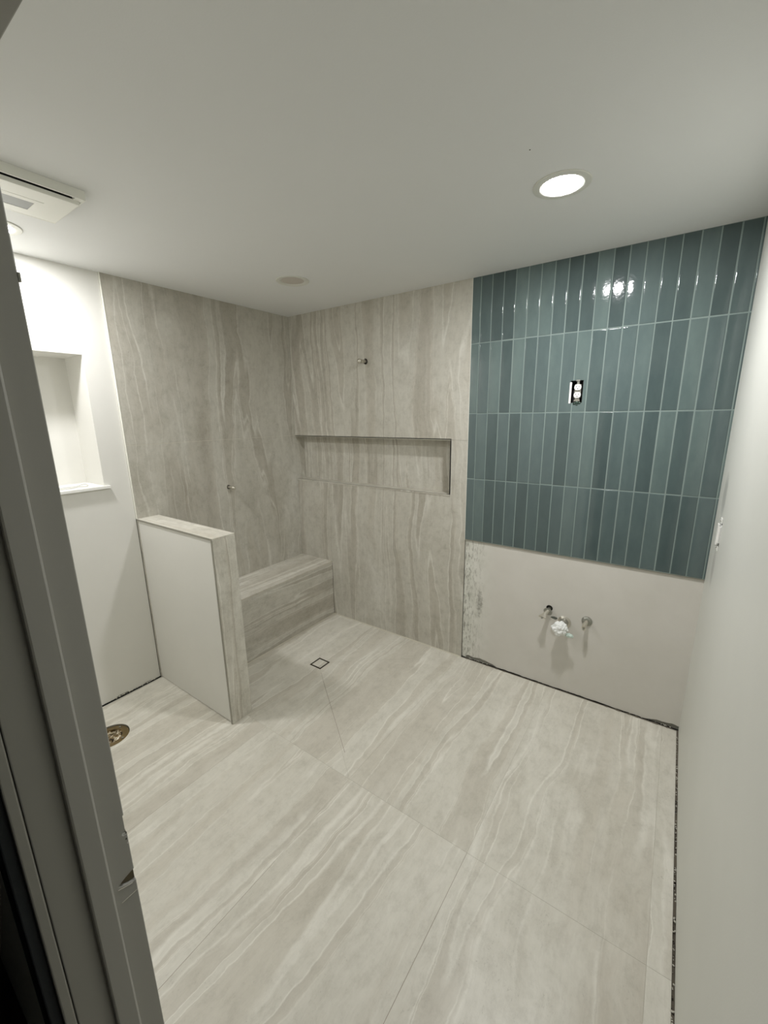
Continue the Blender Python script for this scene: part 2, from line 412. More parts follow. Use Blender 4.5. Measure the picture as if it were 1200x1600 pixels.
# niche lining
MN = MW('n', 29.0, k=4.5, wob=.6, tone=.93)
niche = box('niche_back', (0, NX+.009, ND, ND+.009, N0-.009, N1+.009), MN, wall_back)
box('niche_top', (0, NX+.009, 0, ND, N1, N1+.009), MN, wall_back, bevel=.0005)
MNB = stone('niche_stone_across', 'y', 'x', 31.0, k=9, wob=.4, tone=.98)
box('niche_shelf', (0, NX+.009, -.0035, ND, N0-.009, N0), MNB, wall_back, bevel=.0006)
box('niche_side', (NX, NX+.009, 0, ND, N0, N1), MN, wall_back, bevel=.0005)
box('niche_edge_trim', (0, NX, -.0016, .004, N1-.0004, N1+.0022), M_caulk, wall_back)
# pale edge profile where stone meets blue tile, and red-brown adhesive below
box('edge_profile', (TE-.0005, TE+.0018, -.0012, .010, ZT-.004, H), M_trimw, wall_back)
boxes('caulk_bead', [(BD, TE, -.005, .002, 0, .004)], M_caulk, wall_back)
# blue tiles
PX = .0670; XJ = [2.8095 - PX*k for k in range(19)][::-1]   # joints, first at 1.6035
ZJ = [ZT, 1.2768, 1.6795, 2.0829, H+.001]
J = .0021
grout = prism('grout', [(TE+.0018, ZT), (W, ZT), (W, H), (TE+.0018, H)], 'y', .0010, .009, M_grout, wall_back)
cut(grout, [lambda bm: bm_box(bm, OX0, OX1, -.02, .07, OZ0, OZ1)])
def tile_mesh(w_, h_, seed, outline=None):
    """slightly pillowed handmade tile face, origin at its lower left corner of the face"""
    bm = bmesh.new()
    if outline:
        v = [bm.verts.new((x, .0068, z)) for x, z in outline]; f = bm.faces.new(v)
        r = bmesh.ops.extrude_face_region(bm, geom=[f]); vs = [e for e in r['geom'] if isinstance(e, bmesh.types.BMVert)]
        bmesh.ops.translate(bm, verts=vs, vec=(0, -.0068, 0))
    else:
        e = .0014; e2 = min(.0042, w_*.3); xs_ = [0, e, e2, w_/2, w_-e2, w_-e, w_]; zs_ = [0, e, e2, h_*.35, h_*.65, h_-e2, h_-e, h_]
        def dep(i, j):
            if i in (0, 6) or j in (0, 7): return .0012
            if i in (1, 5) or j in (1, 6): return .0002
            return .00012*noise.noise(Vector((i*1.7+seed, j*1.3, seed)))
        g = [[bm.verts.new((x + .0003*noise.noise(Vector((i+seed, j*2, 5))), dep(i, j), z)) for j, z in enumerate(zs_)] for i, x in enumerate(xs_)]
        for i in range(6):
            for j in range(7): bm.faces.new((g[i][j], g[i+1][j], g[i+1][j+1], g[i][j+1]))
        edge = [g[i][0] for i in range(7)] + [g[6][j] for j in range(1, 8)] + [g[i][7] for i in range(5, -1, -1)] + [g[0][j] for j in range(6, 0, -1)]
        bk = [bm.verts.new((v.co.x, .0068, v.co.z)) for v in edge]
        for i in range(len(edge)): bm.faces.new((edge[i], edge[(i+1) % len(edge)], bk[(i+1) % len(edge)], bk[i]))
    bmesh.ops.recalc_face_normals(bm, faces=bm.faces[:])
    me = bpy.data.meshes.new('tile'); bm.to_mesh(me); bm.free(); me.materials.append(M_glaze)
    if not outline:
        for p in me.polygons: p.use_smooth = True
    return me
cache = {}
for r in range(4):
    z0, z1 = ZJ[r]+J, ZJ[r+1]-J
    cols = [TE+.0018-J] + XJ + [W+J]
    for c in range(len(cols)-1):
        x0, x1 = cols[c]+J, cols[c+1]-J
        out = None
        if x0 < OX1 and x1 > OX0 and z0 < OZ0 and z1 > OZ1:
            a, b_ = max(x0, OX0)-x0, min(x1, OX1)-x0; za, zb = OZ0-z0, OZ1-z0; w_, h_ = x1-x0, z1-z0
            out = [(0,0),(w_,0),(w_,h_),(0,h_),(0,zb),(b_,zb),(b_,za),(0,za)] if a <= 0 else [(0,0),(w_,0),(w_,za),(a,za),(a,zb),(w_,zb),(w_,h_),(0,h_)]
            me = tile_mesh(w_, h_, 0, out)
        else:
            key = (round(x1-x0, 4), round(z1-z0, 3), random.randrange(4))
            if key not in cache: cache[key] = tile_mesh(x1-x0, z1-z0, key[2]*3.7)
            me = cache[key]
        o = bpy.data.objects.new('tile', me); COL.objects.link(o); o.parent = wall_back
        o.location = (x0 + random.uniform(-.0003, .0003), random.uniform(-.0004, .0004), z0 + random.uniform(-.0005, .0005))
        o.rotation_euler = (random.uniform(-.0008, .0008), 0, random.uniform(-.0022, .0022)) if x1-x0 > .03 else (0, 0, 0)
box('edge_profile', (TE+.003, W, .002, .0095, ZT-.006, ZT), M_trimg, wall_back)

# ------------------------------------------------------------------ wall_left
RY0, RY1, RZ0, RZ1, RD = -2.12, -1.465, 1.3105, 2.012, .25
wall_left = struct(box('wall_left', (-.42, -.015, YH, .016, 0, H), M_cement))
cut(wall_left, [lambda bm: bm_box(bm, -RD-.006, .05, RY0-.006, RY1+.006, RZ0-.018, RZ1+.006)])
n = 90; rg = ragged(n, .002, .012, 8.8, [(.92, .06, .006), (.75, .05, .008)])
ys = [YN + (-1.3275-YN)*i/n for i in range(n+1)]
pts = [(YN, H)] + [(ys[i], rg[i]) for i in range(n+1)] + [(-1.3275, H)]
dl = prism('drywall_sheet', pts, 'x', -.0148, -.0085, M_white, wall_left)
cut(dl, [lambda bm: bm_box(bm, -RD, .05, RY0, RY1, RZ0-.018, RZ1)])
bm = bmesh.new()
for a in [(-RD-.006, -RD, RY0-.005, RY1+.005, RZ0-.018, RZ1+.005), (-RD, -.0148, RY1, RY1+.0055, RZ0-.018, RZ1), (-RD, -.0148, RY0-.0055, RY0, RZ0-.018, RZ1), (-RD, -.0148, RY0, RY1, RZ1, RZ1+.0055)]:
    bm_box(bm, *a)
link('recess_lining', bm, M_white, wall_left)
sill = boxes('recess_sill', [(-RD, -.0085, RY0, RY1, RZ0-.018, RZ0), (-.0085, .013, RY0-.025, -1.440, RZ0-.016, RZ0)], M_sill, wall_left, bevel=.0015)
MA = lambda key, seed, **kw: MF.setdefault(key, None) or MF.__setitem__(key, stone('left_stone_'+key, 'y', 'z', seed, **kw)) or MF[key]
VY, VZ = -.676, 1.186
vcav = lambda bm: cyl(bm, (-.07, VY, VZ), (.02, VY, VZ), .0155, seg=24)
box('stone_panel', (-.0145, 0, -1.3225, 0, 1.5262, H), MA('q', 41.0, k=2.9, tone=.86, fade=.1), wall_left, bevel=.0006)
pl = box('stone_panel', (-.0145, 0, -1.3225, 0, 0, 1.5248), MA('q', 41.0, k=2.9, tone=.86, fade=.1), wall_left, bevel=.0006)
cut(pl, [vcav]); cut(wall_left, [vcav])
box('grout', (-.0145, -.0008, -1.3225, 0, 1.5248, 1.5262), M_caulk, wall_left)
box('niche_side', (-.0145, 0, 0, ND, N0-.009, N1+.009), MA('q', 41.0, k=2.9, tone=.86, fade=.1), wall_left)
box('edge_profile', (-.0145, .0018, -1.3262, -1.3225, HW['z'], H), M_trimw, wall_left)
# loose plaster along the foot of the wall
def crumbs(name, spots, mat, parent, seed):
    rnd = random.Random(seed); bm = bmesh.new()
    for (x, y, z, s) in spots:
        m_ = Matrix.Translation((x, y, z)) @ Matrix.Rotation(rnd.uniform(0, 6), 4, 'Z') @ Matrix.Diagonal((s*rnd.uniform(.6, 1.6), s*rnd.uniform(.6, 1.4), s*rnd.uniform(.35, .7), 1))
        r = bmesh.ops.create_icosphere(bm, subdivisions=1, radius=1, matrix=m_)
        for v in r['verts']: v.co += Vector((rnd.uniform(-1, 1), rnd.uniform(-1, 1), rnd.uniform(-1, 1)))*s*.25
    o = link(name, bm, mat, parent); o['kind'] = 'stuff'; return o
rn = random.Random(5)
crumbs('plaster_crumbs', [(-.009+rn.uniform(-.002, .004), y, rn.uniform(.003, .012), rn.uniform(.0015, .006)) for y in [rn.uniform(-1.9, -1.34) for _ in range(70)]], M_crumb, wall_left, 1)
crumbs('plaster_crumbs', [(x, .008+rn.uniform(-.003, .003), rn.uniform(.003, .010), rn.uniform(.001, .0035)) for x in [rn.uniform(TE+.01, 1.76) for _ in range(34)] + [rn.uniform(2.5, W-.01) for _ in range(24)]], M_crumb, wall_back, 2)

# ------------------------------------------------------------------ wall_right
SWY, SWZ = -.300, 1.178
wall_right = struct(box('wall_right', (W+.014, W+.14, YH-1.3, .016, 0, H), M_gap))
n = 420; rg = ragged(n, .0003, .009, 12.1, [(.86, .02, .005), (.73, .03, .006)])
ys = [YH-1.3 + (.016-YH+1.3)*i/n for i in range(n+1)]
pts = [(YH-1.3, H)] + [(ys[i], rg[i]) for i in range(n+1)] + [(.016, H)]
dr = prism('drywall_sheet', pts, 'x', W, W+.0135, M_right, wall_right)
cut(dr, [lambda bm: bm_box(bm, W-.02, W+.02, SWY-.026, SWY+.026, SWZ-.052, SWZ+.052)])
n = 200
prism('mortar_line', [(YN, -.0104)] + [(YN+(-.004-YN)*i/n, -.0028+.006*noise.noise(Vector((i*.12, 2, 1)))+.003*noise.noise(Vector((i*1.1, 7, 1)))) for i in range(n+1)] + [(-.004, -.0104)], 'x', W-.0076, W+.004, M_mortar, wall_right)
crumbs('plaster_crumbs', [(W-.004+rn.uniform(-.003, .003), y, rn.uniform(-.004, .004), rn.uniform(.001, .0035)) for y in [rn.uniform(-1.5, -.02) for _ in range(120)]], M_crumb, wall_right, 3)
crumbs('dark_debris', [(W-.005+rn.uniform(-.002, .003), y, rn.uniform(-.006, 0), rn.uniform(.0012, .0035)) for y in [rn.uniform(-1.5, -.2) for _ in range(120)]], M_gap, wall_right, 4)

# ------------------------------------------------------------------ wall_front with the doorway the camera stands in
JX, RX, DH = 1.98, 2.745, 2.031
wall_front = struct(boxes('wall_front', [(-.4, JX-.02, YH, YN, 0, H), (JX-.02, RX+.02, YH, YN, DH+.02, H), (RX+.02, W, YH, YN, 0, H)], M_white))
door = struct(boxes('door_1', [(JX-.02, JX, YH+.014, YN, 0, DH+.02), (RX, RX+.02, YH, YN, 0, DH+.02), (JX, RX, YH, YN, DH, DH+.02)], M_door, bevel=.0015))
# strike mortise and old hinge screw holes chiselled in the jamb
def chisel(bm):
    pts = [(YN+.006, .9345), (YN-.004, .9340), (YN-.013, .9370), (YN-.021, .9415), (YN-.026, .9455), (YN-.023, .9490), (YN-.014, .9535), (YN-.004, .9570), (YN+.006, .9585)]
    a_ = [bm.verts.new((JX-.006-.003*(y-YN+.026)/.03, y, z)) for y, z in pts]; b_ = [bm.verts.new((JX+.006, y, z)) for y, z in pts]
    bm.faces.new(a_); bm.faces.new(b_)
    for i in range(len(pts)): bm.faces.new((a_[i], a_[(i+1) % len(pts)], b_[(i+1) % len(pts)], b_[i]))
cut(door, [chisel, lambda bm: bm_box(bm, JX-.008, JX+.01, YN-.0028, YN+.01, 1.034, 1.066),
           lambda bm: cyl(bm, (JX-.007, YN-.0035, 1.033), (JX+.01, YN-.0035, 1.033), .0045, seg=7),
           lambda bm: cyl(bm, (JX-.01, YN-.003, 1.021), (JX+.01, YN-.003, 1.021), .0018, seg=6),
           lambda bm: cyl(bm, (JX-.01, YN-.001, 1.012), (JX+.01, YN-.001, 1.012), .0018, seg=6)])
M_raw = new_mat('raw_wood_chip', (92,84,64), .9)
prism('bare_wood', [(YN-.0005, .9350), (YN-.010, .9370), (YN-.020, .9425), (YN-.022, .9475), (YN-.012, .9525), (YN-.0005, .9560)], 'x', JX-.0099, JX-.0050, M_raw, door)
boxes('hinge_shim', [(JX-.004, JX+.0003, YN-.0002, YN+.0022, 1.836, 1.846)], M_steel, door)
bm = bmesh.new(); cyl(bm, (JX+.0002, YN-.025, .9125), (JX+.0002, YN-.001, .9135), .0006, seg=6); cyl(bm, (JX+.0002, YN-.027, .9405), (JX+.0002, YN-.006, .9330), .0006, seg=6); w_ = link('paint_ridge', bm, M_crumb, door); w_['kind'] = 'stuff'
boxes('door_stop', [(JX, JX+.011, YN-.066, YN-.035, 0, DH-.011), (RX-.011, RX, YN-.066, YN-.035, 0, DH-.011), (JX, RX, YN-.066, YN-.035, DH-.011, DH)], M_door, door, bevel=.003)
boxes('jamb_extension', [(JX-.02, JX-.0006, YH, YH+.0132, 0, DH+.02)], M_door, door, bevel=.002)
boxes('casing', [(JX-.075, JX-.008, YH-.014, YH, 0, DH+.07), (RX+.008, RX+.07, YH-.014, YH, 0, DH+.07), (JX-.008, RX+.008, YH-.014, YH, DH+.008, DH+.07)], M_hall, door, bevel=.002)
# hall behind the camera: unlit, dark
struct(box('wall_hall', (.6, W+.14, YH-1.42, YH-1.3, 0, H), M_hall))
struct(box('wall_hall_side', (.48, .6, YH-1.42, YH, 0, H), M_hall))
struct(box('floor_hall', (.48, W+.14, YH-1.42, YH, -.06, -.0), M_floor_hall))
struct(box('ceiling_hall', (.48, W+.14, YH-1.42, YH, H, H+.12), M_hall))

# ------------------------------------------------------------------ half wall
hx, hy0, hy1, hz = HW['x'], HW['y0'], HW['y1'], HW['z']
hw = thing('half_wall', (hx/2, (hy0+hy1)/2, 0), 'waist-high half wall with bare drywall face and stone-tiled end and cap', 'wall')
box('wall_core', (0.002, hx-.0105, hy0+.0135, hy1-.0105, 0, hz-.0115), M_gap, hw)
n = 60; rg = ragged(n, .0015, .006, 21.0, [(.95, .06, .002)])
xs = [-.008 + (hx-.012+.008)*i/n for i in range(n+1)]
prism('drywall_sheet', [(-.008, hz-.0125)] + [(xs[i], rg[i]) for i in range(n+1)] + [(hx-.0125, hz-.0125)], 'y', hy0+.0065, hy0+.0130, M_white, hw)
box('top_cap', (0, hx, hy0+.0015, hy1, hz-.0105, hz), stone('cap_stone', 'y', 'x', 51.0, k=5, wob=.4, tone=1.04), hw, bevel=.0006)
box('end_panel', (hx-.0100, hx, hy0+.0025, hy1, 0, hz-.0108), stone('end_stone', 'y', 'z', 53.0, k=5, wob=.5), hw, bevel=.0006)
box('inner_panel', (BD+.001, hx-.0102, hy1-.0100, hy1, 0, hz-.0108), stone('inner_stone', 'x', 'z', 55.0, k=4), hw, bevel=.0006)
box('inner_panel', (0.001, BD+.001, hy1-.0100, hy1, BH, hz-.0108), MF.get('zz') or stone('inner_stone_b', 'x', 'z', 55.0, k=4), hw, bevel=.0006)
boxes('edge_profile', [(hx-.0125, hx+.0006, hy0, hy0+.0024, 0, hz-.0105), (0, hx+.0006, hy0, hy0+.0014, hz-.0105, hz-.0008)], M_trimg, hw)
rh = random.Random(9)
crumbs('plaster_crumbs', [(hx-.016+rh.uniform(-.004, .002), hy0+.006, z, rh.uniform(.001, .0032)) for z in [hz-.02-abs(rh.gauss(0, .06)) for _ in range(22)] + [rh.uniform(0, .95) for _ in range(22)]], M_crumb, hw, 5)

# ------------------------------------------------------------------ shower bench
bench = thing('shower_bench', (BD/2, hy1/2, 0), 'low stone-tiled shower bench built in between half wall and niche wall', 'bench')
box('bench_core', (.001, BD-.0105, hy1+.001, -.001, 0, BH-.0115), M_cement, bench)
box('seat', (.0005, BD, hy1+.0008, -.0005, BH-.010, BH), stone('bench_top_stone', 'x', 'y', 61.0, k=6, wob=.45, tone=1.0), bench, bevel=.0007)
box('front_panel', (BD-.0100, BD-.0008, hy1+.0008, -.0005, .001, BH-.0106), stone('bench_front_stone', 'z', 'y', 63.0, k=3.4, wob=.5, tone=.9), bench, bevel=.0006)
boxes('caulk_bead', [(BD-.001, BD+.004, hy1+.001, -.001, 0, .0035)], M_caulk, bench)

# ------------------------------------------------------------------ floor drain
dcx, dcy = (dx0+dx1)/2, (dy0+dy1)/2
dr_ = thing('floor_drain', (dcx, dcy, 0), 'square shower floor drain with stone tile insert and dark bronze frame', 'drain')
o_, i_ = .0490, .0392
boxes('drain_frame', [(dcx-o_, dcx+o_, dcy+i_, dcy+o_, -.0102, .0006), (dcx-o_, dcx+o_, dcy-o_, dcy-i_, -.0102, .0006), (dcx-o_, dcx-i_, dcy-i_, dcy+i_, -.0102, .0006), (dcx+i_, dcx+o_, dcy-i_, dcy+i_, -.0102, .0006)], M_drainm, dr_)
box('tile_insert', (dcx-.038, dcx+.038, dcy-.038, dcy+.038, -.0102, .0004), fmat('f', 14.0, k=3.4), dr_, bevel=.0006)

# ------------------------------------------------------------------ toilet flange in its hole, stuffed with crumpled foil
fl = thing('toilet_flange', (flange_c[0], flange_c[1], -.03), 'round toilet drain hole in the floor with metal flange stuffed with crumpled wrap', 'drain')
bm = bmesh.new(); lathe(bm, [(.088, -.0105), (.088, -.006), (.058, -.004), (.055, -.018), (.052, -.055), (.088, -.055)], (*flange_c, 0), (0, 0, 1), 48, close=True)
link('flange_ring', bm, M_copper, fl, smooth=False)
bm = bmesh.new(); bmesh.ops.create_icosphere(bm, subdivisions=4, radius=1)
for v in bm.verts:
    c = v.co.copy(); q = noise.voronoi(c*1.9)[0]; q = q[1]-q[0]
    f = 1 + .55*(q-.3) + .2*noise.noise(c*5)
    v.co = Vector((min(.0865, abs(c.x*.074*f))*(1 if c.x > 0 else -1), min(.0865, abs(c.y*.074*f))*(1 if c.y > 0 else -1), c.z*.022*f)) + Vector((*flange_c, -.022))
    dxy = (v.co.xy - Vector(flange_c)); 
    if dxy.length > .086: dxy = dxy.normalized()*.086; v.co.x = flange_c[0]+dxy.x; v.co.y = flange_c[1]+dxy.y
m = new_mat('crumpled_brown_wrap', (150,130,100), .25, .35)
P = N(m, 'ShaderNodeNewGeometry').outputs['Position']
L(m, ramp(m, nz(m, P, 38, 4, .7, 1.0), [(.40, (40,30,18)), (.46, (128,108,76)), (.54, (165,150,118)), (.58, (222,214,198))]), m.node_tree.nodes['Principled BSDF'].inputs['Base Color'])
link('wrap_stuffing', bm, m, fl)
for k in range(4):
    a = k*math.pi/2+.5; c = (flange_c[0]+.073*math.cos(a), flange_c[1]+.073*math.sin(a))
    bm = bmesh.new(); cyl(bm, (*c, -.006), (*c, -.001), .006, .005, 12); link('bolt', bm, M_steel, fl)

# ------------------------------------------------------------------ pipe stubs
def stub(name, base, d, L1, r, label, cat, knob=True):
    t = thing(name, base, label, cat)
    b0 = Vector(base); d = Vector(d).normalized()
    bm = bmesh.new(); lathe(bm, [(0, -.05), (r, -.05), (r, L1*.55), (r*1.18, L1*.56), (r*1.18, L1*.74), (r*.8, L1*.76), (r*.8, L1*.84), (0, L1*.84)], b0, d, 20)
    link('pipe', bm, M_chrome, t, smooth=False)
    bm = bmesh.new(); e = b0 + d*L1*.95; bmesh.ops.create_uvsphere(bm, u_segments=20, v_segments=12, radius=r*1.55, matrix=Matrix.Translation(e) @ d.to_track_quat('Z', 'Y').to_matrix().to_4x4() @ Matrix.Diagonal((1, 1, .8, 1)))
    link('end_plug', bm, M_chrome, t, smooth=True)
    bm = bmesh.new(); lathe(bm, [(r*.95, 0), (r*1.5, 0), (r*1.5, .0035), (r*.95, .0035)], b0 - d*.018, d, 20, close=True); link('collar', bm, M_gap, t)
    return t
stub('shower_arm_stub', (ARM[0], 0, ARM[1]), (-.02, -1, -.03), .072, .0105, 'chrome shower arm stub poking out of the back wall above the niche', 'pipe')
stub('valve_stub', (0, VY, VZ), (1, .05, -.06), .058, .0092, 'short chrome pipe stub with capped end on the left stone wall above the bench', 'pipe')

def supply(name, c, kind, label):
    t = thing(name, (c[0], .0095, c[1]), label, 'pipe'); y = .0095
    if kind == 'left':
        path = [Vector((c[0], .05, c[1]+.006)), Vector((c[0], -.012, c[1]+.002)), Vector((c[0]-.010, -.040, c[1]-.010)), Vector((c[0]-.018, -.070, c[1]-.020))]
    else:
        path = [Vector((c[0], .05, c[1])), Vector((c[0], -.012, c[1])), Vector((c[0]-.004, -.036, c[1]-.006)), Vector((c[0]-.004, -.062, c[1]-.016))]
    bm = bmesh.new(); rings = []; seg = 16
    flat = [(.0110, .0110), (.0110, .0110), (.0125, .0110), (.025 if kind == 'left' else .0105, .006 if kind == 'left' else .019)]
    for i, p in enumerate(path):
        d = (path[min(i+1, 3)] - path[max(i-1, 0)]).normalized(); rx = d.cross(Vector((0, 0, 1))).normalized(); rz_ = rx.cross(d)
        rings.append([bm.verts.new(p + rx*flat[i][0]*math.cos(2*math.pi*k/seg) + rz_*flat[i][1]*math.sin(2*math.pi*k/seg)) for k in range(seg)])
    for A_, B_ in zip(rings, rings[1:]):
        for k in range(seg): bm.faces.new((A_[k], A_[(k+1) % seg], B_[(k+1) % seg], B_[k]))
    bm.faces.new(rings[0][::-1]); bm.faces.new(rings[-1])
    link('pipe', bm, M_chrome, t, smooth=False)
    bm = bmesh.new()
    if kind == 'left':
        lathe(bm, [(.0112, 0), (.025, -.001), (.026, .002), (.0112, .006)], (c[0]-.001, -.008, c[1]-.003), (-.12, -1, -.25), 28, close=True)
    else:
        lathe(bm, [(.010, .012), (.018, .010), (.028, .004), (.0285, 0), (.010, 0)], (c[0], .0090, c[1]), (0, -1, 0), 32, close=True)
    link('escutcheon', bm, M_steel, t, smooth=False)
    bm = bmesh.new(); q = path[3]; cyl(bm, q+Vector((0, .002, 0)), q+Vector((0, -.008, -.002)), .0060, .005, 12); link('crimped_tip', bm, M_steel, t)
    return t
supply('water_supply_stub', SL, 'left', 'left chrome water stub with flattened end coming from a black hole under the blue tiles')
supply('water_supply_stub', SR, 'right', 'right chrome water stub with round grey escutcheon, nearest the right wall')

# drain pipe stuffed with a wad of white tape
t = thing('drain_pipe', (SM[0], .0095, SM[1]), 'capped waste pipe wrapped in a crumpled white wad between the two water stubs', 'pipe')
bm = bmesh.new(); lathe(bm, [(.021, .06), (.0245, .06), (.0245, -.045), (.021, -.045)], (SM[0], 0, SM[1]), (0, 1, 0), 32, close=True); link('pipe', bm, M_steel, t, smooth=False)
bm = bmesh.new(); lathe(bm, [(.0245, .0), (.034, .0), (.036, .004), (.0245, .011)], (SM[0], .0090, SM[1]), (0, -1, 0), 36, close=True); link('escutcheon', bm, M_chrome, t, smooth=False)
bm = bmesh.new(); bmesh.ops.create_icosphere(bm, subdivisions=5, radius=1)
for v in bm.verts:
    c = v.co.copy(); q = noise.voronoi(c*1.15+Vector((3, 1, 2)))[0]; q = q[1]-q[0]
    f = .90 + .34*(q-.25) + .13*noise.noise(c*3.5) + .05*noise.noise(c*9)
    v.co = Vector((c.x*.048*f, c.y*.044*f, c.z*.045*f)) + Vector((SM[0]-.008, -.064, SM[1]-.014))
wd = new_mat('crumpled_white_tape', (236,238,236), .35); link('white_wad', bm, wd, t)
bm = bmesh.new(); bmesh.ops.create_icosphere(bm, subdivisions=3, radius=1)
for v in bm.verts:
    c = v.co.copy(); f = 1 + .4*noise.noise(c*3)
    v.co = Vector((c.x*.026*f, c.y*.012*f, c.z*.012*f)) + Vector((SM[0]+.042, -.066, SM[1]-.042))
link('tape_tail', bm, new_mat('green_white_tape', (196,212,204), .3), t)
bm = bmesh.new(); bmesh.ops.create_icosphere(bm, subdivisions=3, radius=1)
for v in bm.verts:
    c = v.co.copy(); f = 1 + .4*noise.noise(c*2+Vector((5, 0, 0)))
    v.co = Vector((c.x*.018*f*(1-.4*c.x), c.y*.010*f, c.z*.0065*f)) + Vector((SM[0]-.046, -.030, SM[1]+.026))
link('dark_tab', bm, new_mat('dark_green_tab', (62,66,56), .5), t)

# ------------------------------------------------------------------ electrical outlet set in the blue tiles
def receptacle(t, face, c, ax, s=1.0):
    """duplex socket; face = coordinate of its front, ax 'y' (faces -y) or 'x' (faces -x)"""
    def V(u, d, z): return (c[0]+u, face-d, c[1]+z) if ax == 'y' else (face-d, c[0]-u, c[1]+z)
    def bx(name, L_, mat, bevel=0):
        bm = bmesh.new()
        for (u0, u1, d0, d1, z0, z1) in L_:
            a, b = V(u0, d0, z0), V(u1, d1, z1); bm_box(bm, *sum(((min(p, q), max(p, q)) for p, q in zip(a, b)), ()))
        return link(name, bm, mat, t, bevel=bevel)
    bx('device_body', [(-.0165*s, .0165*s, -.028, -.004, -.034, .034)], M_black)
    bx('mounting_strap', [(-.011, .011, -.004, -.0025, -.050, -.034), (-.006, .006, -.004, -.0025, .034, .050), (-.0155, .0155, -.004, -.0035, -.034, .034)], M_steel)
    for s2 in (-1, 1):
        zc = s2*.0195; prof = []
        for k in range(28):
            a = 2*math.pi*k/28; u = .0172*math.cos(a); z = .0172*math.sin(a)
            prof.append((u, max(-.0148, min(.0148, z))))
        bm = bmesh.new(); va = [bm.verts.new(V(u, -.0045, z+zc)) for u, z in prof]; vb = [bm.verts.new(V(u, .0020, z+zc)) for u, z in prof]
        bm.faces.new(va); bm.faces.new(vb)
        for k in range(28): bm.faces.new((va[k], va[(k+1) % 28], vb[(k+1) % 28], vb[k]))
        o = link('socket_face', bm, M_white_pl, t)
        bm = bmesh.new()
        for (u0, u1, z0, z1) in [(-.0075, -.0055, -.001, .0075), (.0055, .0078, -.0005, .0068)]:
            a, b = V(u0, .0016, zc+z0), V(u1, .0024, zc+z1); bm_box(bm, *sum(((min(p, q), max(p, q)) for p, q in zip(a, b)), ()))
        cyl(bm, V(0, .0016, zc-.0075), V(0, .0024, zc-.0075), .0024, seg=12)
        link('slots', bm, M_black, o)
    bm = bmesh.new(); cyl(bm, V(0, -.003, 0), V(0, .0018, 0), .0032, seg=12); link('screw', bm, M_steel, t)
oc = ((OX0+OX1)/2+.006, (OZ0+OZ1)/2+.003)
t = thing('wall_outlet', (oc[0], .0, oc[1]), 'bare white duplex electrical outlet without cover plate, set among the blue-green tiles', 'outlet')
bm = bmesh.new()
for a in [(OX0+.0015, OX1-.0015, .060, .064, OZ0+.0015, OZ1-.0015), (OX0+.0015, OX0+.003, .004, .060, OZ0+.0015, OZ1-.0015), (OX1-.003, OX1-.0015, .004, .060, OZ0+.0015, OZ1-.0015), (OX0+.003, OX1-.003, .004, .060, OZ0+.0015, OZ0+.003), (OX0+.003, OX1-.003, .004, .060, OZ1-.003, OZ1-.0015)]: bm_box(bm, *a)
link('box', bm, M_black, t)
receptacle(t, -.002, oc, 'y')
box('white_shim', (OX0-.0035, OX0+.0065, -.0016, -.0002, OZ0-.002, OZ1-.008), M_white_pl, t)
for (u, z, r) in ((-.012, -.060, .0065), (0.0, -.056, .008), (.013, -.058, .0065), (.001, -.066, .005)):
    bm = bmesh.new(); bmesh.ops.create_icosphere(bm, subdivisions=2, radius=1, matrix=Matrix.Translation((oc[0]+u, -.0026, oc[1]+z-.003)) @ Matrix.Diagonal((r*1.1, .0022, r*.8, 1)))
    link('strap_ear', bm, new_mat('dark_green_zinc', (56,74,66), .35, .5), t)
box('strap_tab', (oc[0]-.010, oc[0]+.008, -.0035, -.0015, oc[1]+.050, oc[1]+.057), M_steel, t); box('strap_tab', (oc[0]-.014, oc[0]+.014, -.0035, -.0015, oc[1]-.052, oc[1]-.044), M_trimg, t)

# bare switch body on the right wall
t = thing('wall_switch', (W, SWY, SWZ), 'bare white electrical device without plate on the right wall just below the blue tiles', 'switch')
boxes('box', [(W+.0015, W+.0130, SWY-.025, SWY-.0235, SWZ-.051, SWZ+.051), (W+.0015, W+.0130, SWY+.0235, SWY+.025, SWZ-.051, SWZ+.051), (W+.012, W+.0135, SWY-.025, SWY+.025, SWZ-.051, SWZ+.051)], M_black, t)
box('device_body', (W-.007, W+.011, SWY-.019, SWY+.017, SWZ-.036, SWZ+.036), M_white_pl, t, bevel=.002)
box('rocker', (W-.0115, W-.006, SWY-.0165, SWY+.0145, SWZ-.044, SWZ+.044), M_white_pl, t, bevel=.0015)
for z0_, z1_ in ((SWZ+.048, SWZ+.068), (SWZ-.068, SWZ-.048)): box('mounting_strap', (W-.004, W-.0005, SWY-.022, SWY+.020, z0_, z1_), M_white_pl, t, bevel=.0004)
for s_ in (-1, 1):
    bm = bmesh.new(); cyl(bm, (W-.003, SWY-.001, SWZ+s_*.058), (W-.0075, SWY-.001, SWZ+s_*.058), .004, .003, 12); link('screw', bm, M_steel, t)

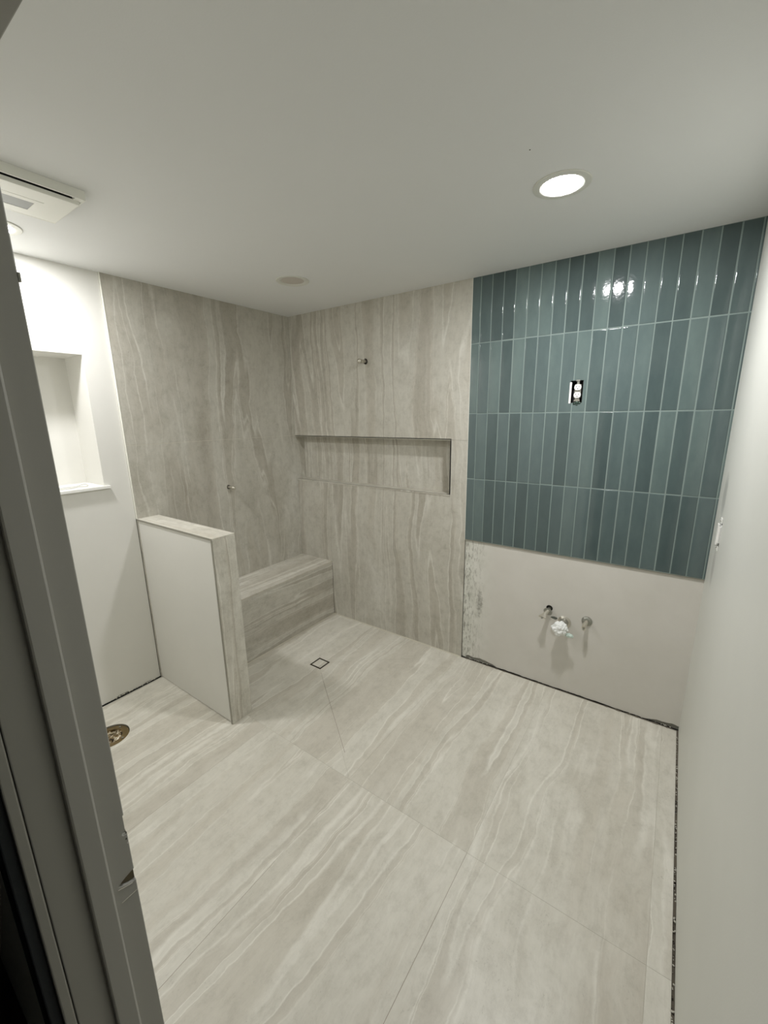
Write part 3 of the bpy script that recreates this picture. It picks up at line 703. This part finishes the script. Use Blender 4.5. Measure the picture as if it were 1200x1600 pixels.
# ------------------------------------------------------------------ curl of white wire on the recess sill
cu = bpy.data.curves.new('scrap_curve', 'CURVE'); cu.dimensions = '3D'; cu.bevel_depth = .0013; cu.bevel_resolution = 2
sp_ = cu.splines.new('BEZIER'); cp = [(-.060, -1.70, .003), (-.045, -1.62, .004), (-.075, -1.565, .004), (-.04, -1.535, .012), (-.085, -1.58, .006), (-.09, -1.66, .004), (-.06, -1.72, .004)]
sp_.bezier_points.add(len(cp)-1)
for b_, c in zip(sp_.bezier_points, cp): b_.co = (c[0], c[1], RZ0+c[2]-.0015); b_.handle_left_type = b_.handle_right_type = 'AUTO'
tmp = bpy.data.objects.new('scrap_tmp', cu); COL.objects.link(tmp)
me = bpy.data.meshes.new_from_object(tmp.evaluated_get(bpy.context.evaluated_depsgraph_get())); bpy.data.objects.remove(tmp)
me.materials.clear(); me.materials.append(new_mat('grey_white_cord', (176,176,168), .5))
o = bpy.data.objects.new('cord_scrap', me); COL.objects.link(o)
o['label'] = 'thin curled scrap of pale cord lying on the white sill of the wall recess'; o['category'] = 'cord'

# ------------------------------------------------------------------ ceiling downlights
def downlight(x, y, lit, label, mat_on=None):
    t = thing('recessed_light', (x, y, H), label, 'light')
    c = (x, y, H)
    bm = bmesh.new()
    if lit: prof = [(.0945, 0), (.0945, .0025), (.092, .0040), (.072, .0046), (.0665, .0040), (.0655, .0008), (.0655, 0)]
    else:   prof = [(.0945, 0), (.0945, .0030), (.092, .0050), (.076, .0042), (.066, .0010), (.064, -.004), (.064, -.0045)]
    lathe(bm, prof, c, (0, 0, -1), 64, close=lit)
    link('trim_ring', bm, M_lring, t, smooth=False)
    bm = bmesh.new()
    if lit: lathe(bm, [(.0655, .0036), (.055, .0046), (.03, .0054), (0, .0056)], c, (0, 0, -1), 64)
    else:
        lathe(bm, [(.0655, .0006), (.058, .0004), (.040, .0018), (0, .0026)], c, (0, 0, -1), 64)
    link('diffuser', bm, mat_on if lit else M_off, t, smooth=True)
    return t
downlight(2.197, -.750, True, 'lit round ceiling downlight, the brightest, above the blue tiles', M_on)
downlight(.699, -.597, False, 'unlit round ceiling downlight above the shower')
downlight(.283, -1.812, True, 'round ceiling downlight beside the exhaust fan, cut off by the door jamb', M_on2)

# ------------------------------------------------------------------ exhaust fan
vx0, vx1, vy1, vy0, vz = .572, .862, -1.697, -1.997, 2.410
t = thing('exhaust_fan', ((vx0+vx1)/2, (vy0+vy1)/2, H), 'square white ceiling exhaust fan cover with grey inset', 'fan')
e = .006
boxes('frame', [(vx1-e, vx1, vy0, vy1, vz, H), (vx0, vx0+e, vy0, vy1, vz, H), (vx0+e, vx1-e, vy1-e, vy1, vz, H), (vx0+e, vx1-e, vy0, vy0+e, vz, H)], M_vent, t, bevel=.0012)
boxes('housing', [(vx0+e, vx1-e, vy0+e, vy1-e, H-.004, H-.001), (vx0+.034, vx1-.034, vy0+e+.004, vy1-.034, vz+.0035, H-.004)], M_black, t)
bm = bmesh.new()
g = .026; vs = bm_box(bm, vx0+g, vx1-g, vy0+e+.002, vy1-e-.004, vz-.009, vz+.003)
for v in vs:
    if v.co.z < vz: v.co.x += .006 if v.co.x < (vx0+vx1)/2 else -.006
panel = link('cover_panel', bm, M_vent, t, bevel=.0015)
cut(panel, [lambda bm: bm_box(bm, .752, .7545, -1.96, -1.785, vz-.02, vz-.006), lambda bm: bm_box(bm, .655, .727, -1.96, -1.804, vz-.02, vz-.0065)])
box('grey_inset', (.6555, .7265, -1.959, -1.8045, vz-.0082, vz-.006), M_grey_pl, panel)
box('end_bridge', (vx1-g-.004, vx1-e, vy1-.030, vy1-e, vz+.001, vz+.012), M_vent, t); box('end_bridge', (vx0+e, vx0+g+.004, vy1-.030, vy1-e, vz+.001, vz+.012), M_vent, t)
